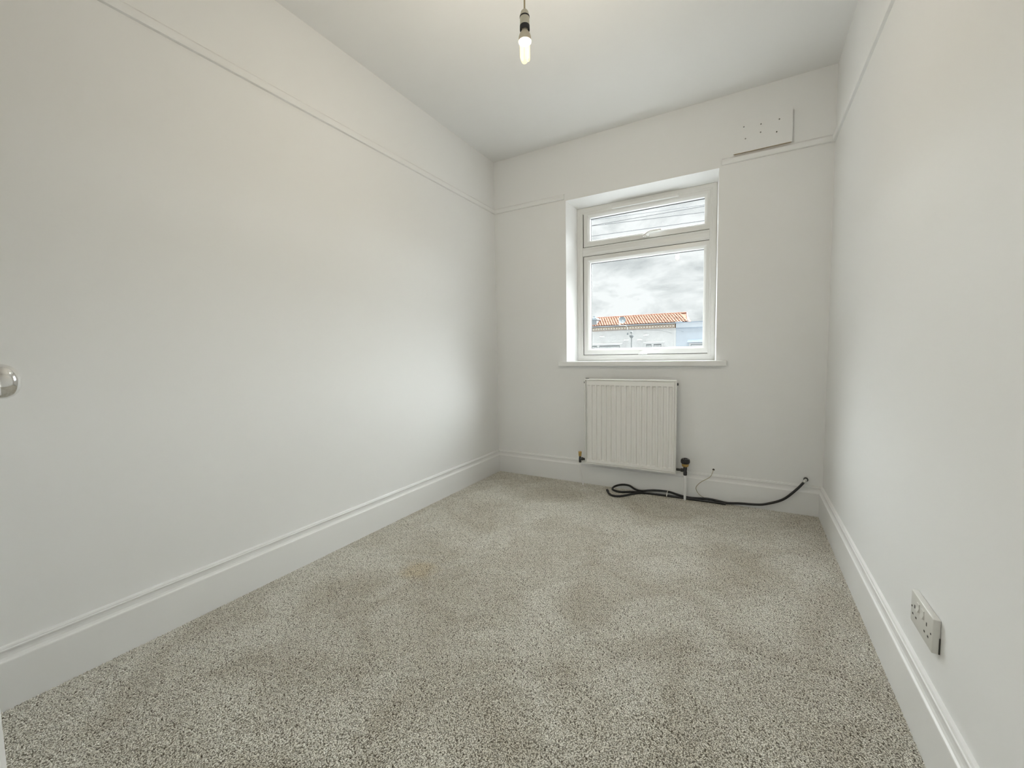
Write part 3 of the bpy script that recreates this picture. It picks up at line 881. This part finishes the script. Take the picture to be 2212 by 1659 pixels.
# little half-round ledges on the wall
for x, z, w in ((-9.35, 2.205, 0.44), (-7.56, 1.900, 0.42), (-6.61, 1.890, 0.43), (-6.18, 2.205, 0.45)):
    m = MB()
    k_ = 10
    bot = [(x + w / 2 * math.cos(math.pi * a / k_), HD - 0.16 * math.sin(math.pi * a / k_), z) for a in range(k_ + 1)]
    top = [(x + w / 2 * 0.86 * math.cos(math.pi * a / k_), HD - 0.13 * math.sin(math.pi * a / k_), z + 0.075) for a in range(k_ + 1)]
    m.add(bot + top, [(a, a + 1, k_ + 2 + a, k_ + 1 + a) for a in range(k_)] + [tuple(range(k_ + 1)), tuple(range(2 * k_ + 1, k_, -1)), (0, k_ + 1, 2 * k_ + 1, k_)])
    m.build('wall_ledge', 'stone', wh)
# windows with hoods
def house_window(parent, x0, x1, ztop, panes, hood_x0, hood_x1, hood_z, stone, hood_name='window_hood'):
    MB().box(hood_x0, hood_x1, HD - 0.14, HD - 0.001, hood_z - 0.06, hood_z + 0.03, 0.012).build(hood_name, stone, parent)
    f_ = MB()
    f_.box(x0, x1, HD - 0.05, HD - 0.001, ztop - 1.35, ztop)
    w = f_.build('window', 'stone', parent)
    for a, b_ in panes:
        MB().box(a, b_, HD - 0.056, HD - 0.0505, ztop - 1.28, ztop - 0.075).build('pane', 'dark_pane', w)
        m = MB()
        k_ = max(6, int((b_ - a) / 0.06))
        vv, ff = [], []
        for i in range(k_ + 1):
            xx = a + 0.02 + (b_ - a - 0.04) * i / k_
            yy = HD - 0.060 - (0.012 if i % 2 else 0.0)
            vv += [(xx, yy, ztop - 1.27), (xx, yy, ztop - 0.135 - 0.012 * (i % 2))]
        for i in range(k_):
            ff.append((2 * i, 2 * i + 2, 2 * i + 3, 2 * i + 1))
        m.add(vv, ff).build('net_curtain', 'curtain', w)
house_window(wh, -10.9, -7.92, 1.645, ((-10.8, -9.72), (-9.54, -8.02)), -11.0, -7.80, 1.70, 'stone')
house_window(wh, -6.28, -5.04, 1.66, ((-6.17, -5.80), (-5.66, -5.15)), -6.36, -4.93, 1.725, 'stone')

bh = empty('blue_house', (2, HD, GZ), 'pale blue painted house with a flat parapet beside the white house', 'house')
BX0, BX1 = HX1 + 0.005, 9.0
MB().box(BX0, BX1, HD - 0.02, HD + 7, GZ, 2.62).build('wall', 'blue', bh)
MB().box(BX0, BX1, HD - 0.07, HD + 7, 2.6202, 2.975).build('parapet', 'blue_pale', bh)
MB().box(BX0, BX1, HD - 0.12, HD + 7, 2.9752, 3.022).build('coping', 'blue_grey', bh)
MB().box(BX0, BX1, HD - 0.10, HD - 0.0702, 2.600, 2.640).build('string_course', 'blue_grey', bh)
MB().box(BX0 + 0.0, BX0 + 0.42, HD - 0.22, HD - 0.10, 2.965, 3.045, 0.02).build('hopper', 'blue_grey', bh)
m = MB()
m.add([(-3.49, HD - 0.26, 1.645), (-1.9, HD - 0.26, 1.645), (-1.95, HD - 0.021, 1.865), (-3.43, HD - 0.021, 1.865), (-3.49, HD - 0.021, 1.645), (-1.9, HD - 0.021, 1.645)],
      [(0, 1, 2, 3), (0, 3, 4), (1, 5, 2), (0, 4, 5, 1), (4, 3, 2, 5)])
m.build('window_hood', 'blue_grey', bh)
w_ = MB().box(-3.37, -2.0, HD - 0.07, HD - 0.0205, 0.3, 1.605).build('window', 'stone', bh)
MB().box(-3.26, -2.1, HD - 0.078, HD - 0.0705, 0.4, 1.515).build('pane', 'dark_pane', w_)
MB().box(-3.235, -2.12, HD - 0.09, HD - 0.0785, 0.41, 1.480).build('net_curtain', 'curtain', w_)

# satellite dish with its bracket and cable
ds = empty('satellite_dish', (-8.03, HD - 0.2, 2.95), 'grey satellite dish on a bracket at the eaves of the white house', 'satellite dish')
m = MB()
prof = [(0.0, 0.065), (0.08, 0.060), (0.15, 0.042), (0.205, 0.015), (0.235, 0.0), (0.240, -0.004), (0.235, 0.012), (0.15, 0.056), (0.0, 0.078)]
rows = []
seg = 28
ax = Vector((0.35, -0.90, 0.25)).normalized()
e1_ = ax.cross(Vector((0, 0, 1))).normalized()
e2_ = e1_.cross(ax)
dc = Vector((-7.74, HD - 0.45, 3.345))
vv = []
for rr, t in prof:
    for k in range(seg):
        a = 2 * math.pi * k / seg
        vv.append(dc + e1_ * (rr * 1.0 * math.cos(a)) + e2_ * (rr * 1.04 * math.sin(a)) - ax * t)
m.add(vv, [(i * seg + k, i * seg + (k + 1) % seg, (i + 1) * seg + (k + 1) % seg, (i + 1) * seg + k) for i in range(len(prof) - 1) for k in range(seg)])
m.build('dish', 'dish', ds, smooth=60)
MB().tube([dc - e2_ * 0.22 + ax * 0.0, dc - e2_ * 0.14 + ax * 0.26], 0.014, 6, 1).build('feed_arm', 'stone', ds)
MB().lathe([(0.03, -0.05), (0.035, 0.0), (0.03, 0.05)], tuple(dc - e2_ * 0.13 + ax * 0.27), 'Z', 10).build('receiver', 'stone', ds, smooth=40)
MB().tube([(-8.03, HD - 0.20, 3.60), (-8.03, HD - 0.20, 3.35), (-8.03, HD - 0.20, 3.06), (-7.99, HD - 0.12, 3.0)], 0.02, 8, 4).build('mast', 'stone', ds, smooth=60)
MB().tube([(-8.03, HD - 0.20, 3.36), (-7.85, HD - 0.30, 3.34), tuple(dc - ax * 0.07)], 0.018, 6, 3).build('bracket', 'stone', ds, smooth=60)
MB().tube([(-8.02, HD - 0.22, 3.06), (-7.92, HD - 0.22, 2.99), (-7.70, HD - 0.22, 2.98), (-7.55, HD - 0.20, 2.95), (-7.47, HD - 0.16, 2.87), (-7.45, HD - 0.10, 2.78), (-7.45, HD - 0.05, 2.42)], 0.022, 6, 5).build('lead', 'stone', ds, smooth=60)
m = MB()
m.lathe([(0.02, 2.30), (0.055, 2.33), (0.06, 2.37), (0.03, 2.40), (0.02, 2.46)], (-7.45, HD - 0.08, 0), 'Z', 10)
m.build('insulator', 'dish', ds, smooth=40)

# street lamp
lp = empty('street_lamp', (-4.80, 20.0, GZ), 'grey street lamp post with a tapered lantern in front of the white house', 'street lamp')
MB().lathe([(0.06, GZ), (0.06, GZ + 0.9), (0.035, GZ + 1.0), (0.026, 1.70)], (-4.795, 20, 0), 'Z', 14).build('post', 'grey_metal', lp, smooth=40)
MB().lathe([(0.024, 1.695), (0.05, 1.715), (0.085, 1.755), (0.100, 1.80), (0.106, 1.835), (0.100, 1.845)], (-4.795, 20, 0), 'Z', 18).build('lantern', 'grey_metal', lp, smooth=40)
MB().lathe([(0.012, 1.84), (0.012, 1.935)], (-4.80, 20, 0), 'Z', 8).build('stem', 'grey_metal', lp)
MB().box(-4.855, -4.745, 19.95, 20.05, 1.93, 2.012, 0.012).build('sensor_cap', 'grey_metal', lp)

# overhead wires
for (x0, z0), (x1, z1), Yw, lab in (
        ((-2.682 * 1.03, 1 + 2.609 * 1.03), (-0.700 * 1.03, 1 + 2.523 * 1.03), 8.24, 'topmost thin overhead wire seen through the top window pane'),
        ((-2.677, 3.506), (-0.693, 3.500), 8.0, 'steepest overhead wire crossing two others in the top window pane'),
        ((-2.324 * 0.97, 1 + 2.480 * 0.97), (-0.698 * 0.97, 1 + 2.399 * 0.97), 7.76, 'third overhead wire down at the right of the top window pane'),
        ((-2.678 * 0.95, 1 + 2.301 * 0.95), (-0.696 * 0.95, 1 + 2.257 * 0.95), 7.6, 'lowest overhead wire seen through the top window pane')):
    sl_ = (z1 - z0) / (x1 - x0)
    a_, b_ = -14.0, 9.0
    w = MB().tube([(a_, Yw, z0 + (a_ - x0) * sl_), (b_, Yw, z0 + (b_ - x0) * sl_)], 0.0045, 6, 1).build('overhead_wire', 'cable_line', smooth=60)
    tag(w, lab, 'wire', 'overhead wires across the street')
w = MB().tube([(-12, 29.90, 2.90), (-5.727, 28, 2.484), (-4.716, 28.6, 2.38), (-4.50, 29.98, 2.30)], 0.008, 6, 4).build('service_wire', 'cable_line', smooth=60)
tag(w, 'faint service wire sloping in front of the white house wall', 'wire', 'service wires in front of the houses')
w = MB().tube([(-13, 29.90, 2.80), (-4.716, 28, 2.46), (-3.75, 29.96, 2.37)], 0.008, 6, 4).build('service_wire', 'cable_line', smooth=60)
tag(w, 'faint service wire reaching across to the blue house wall', 'wire', 'service wires in front of the houses')
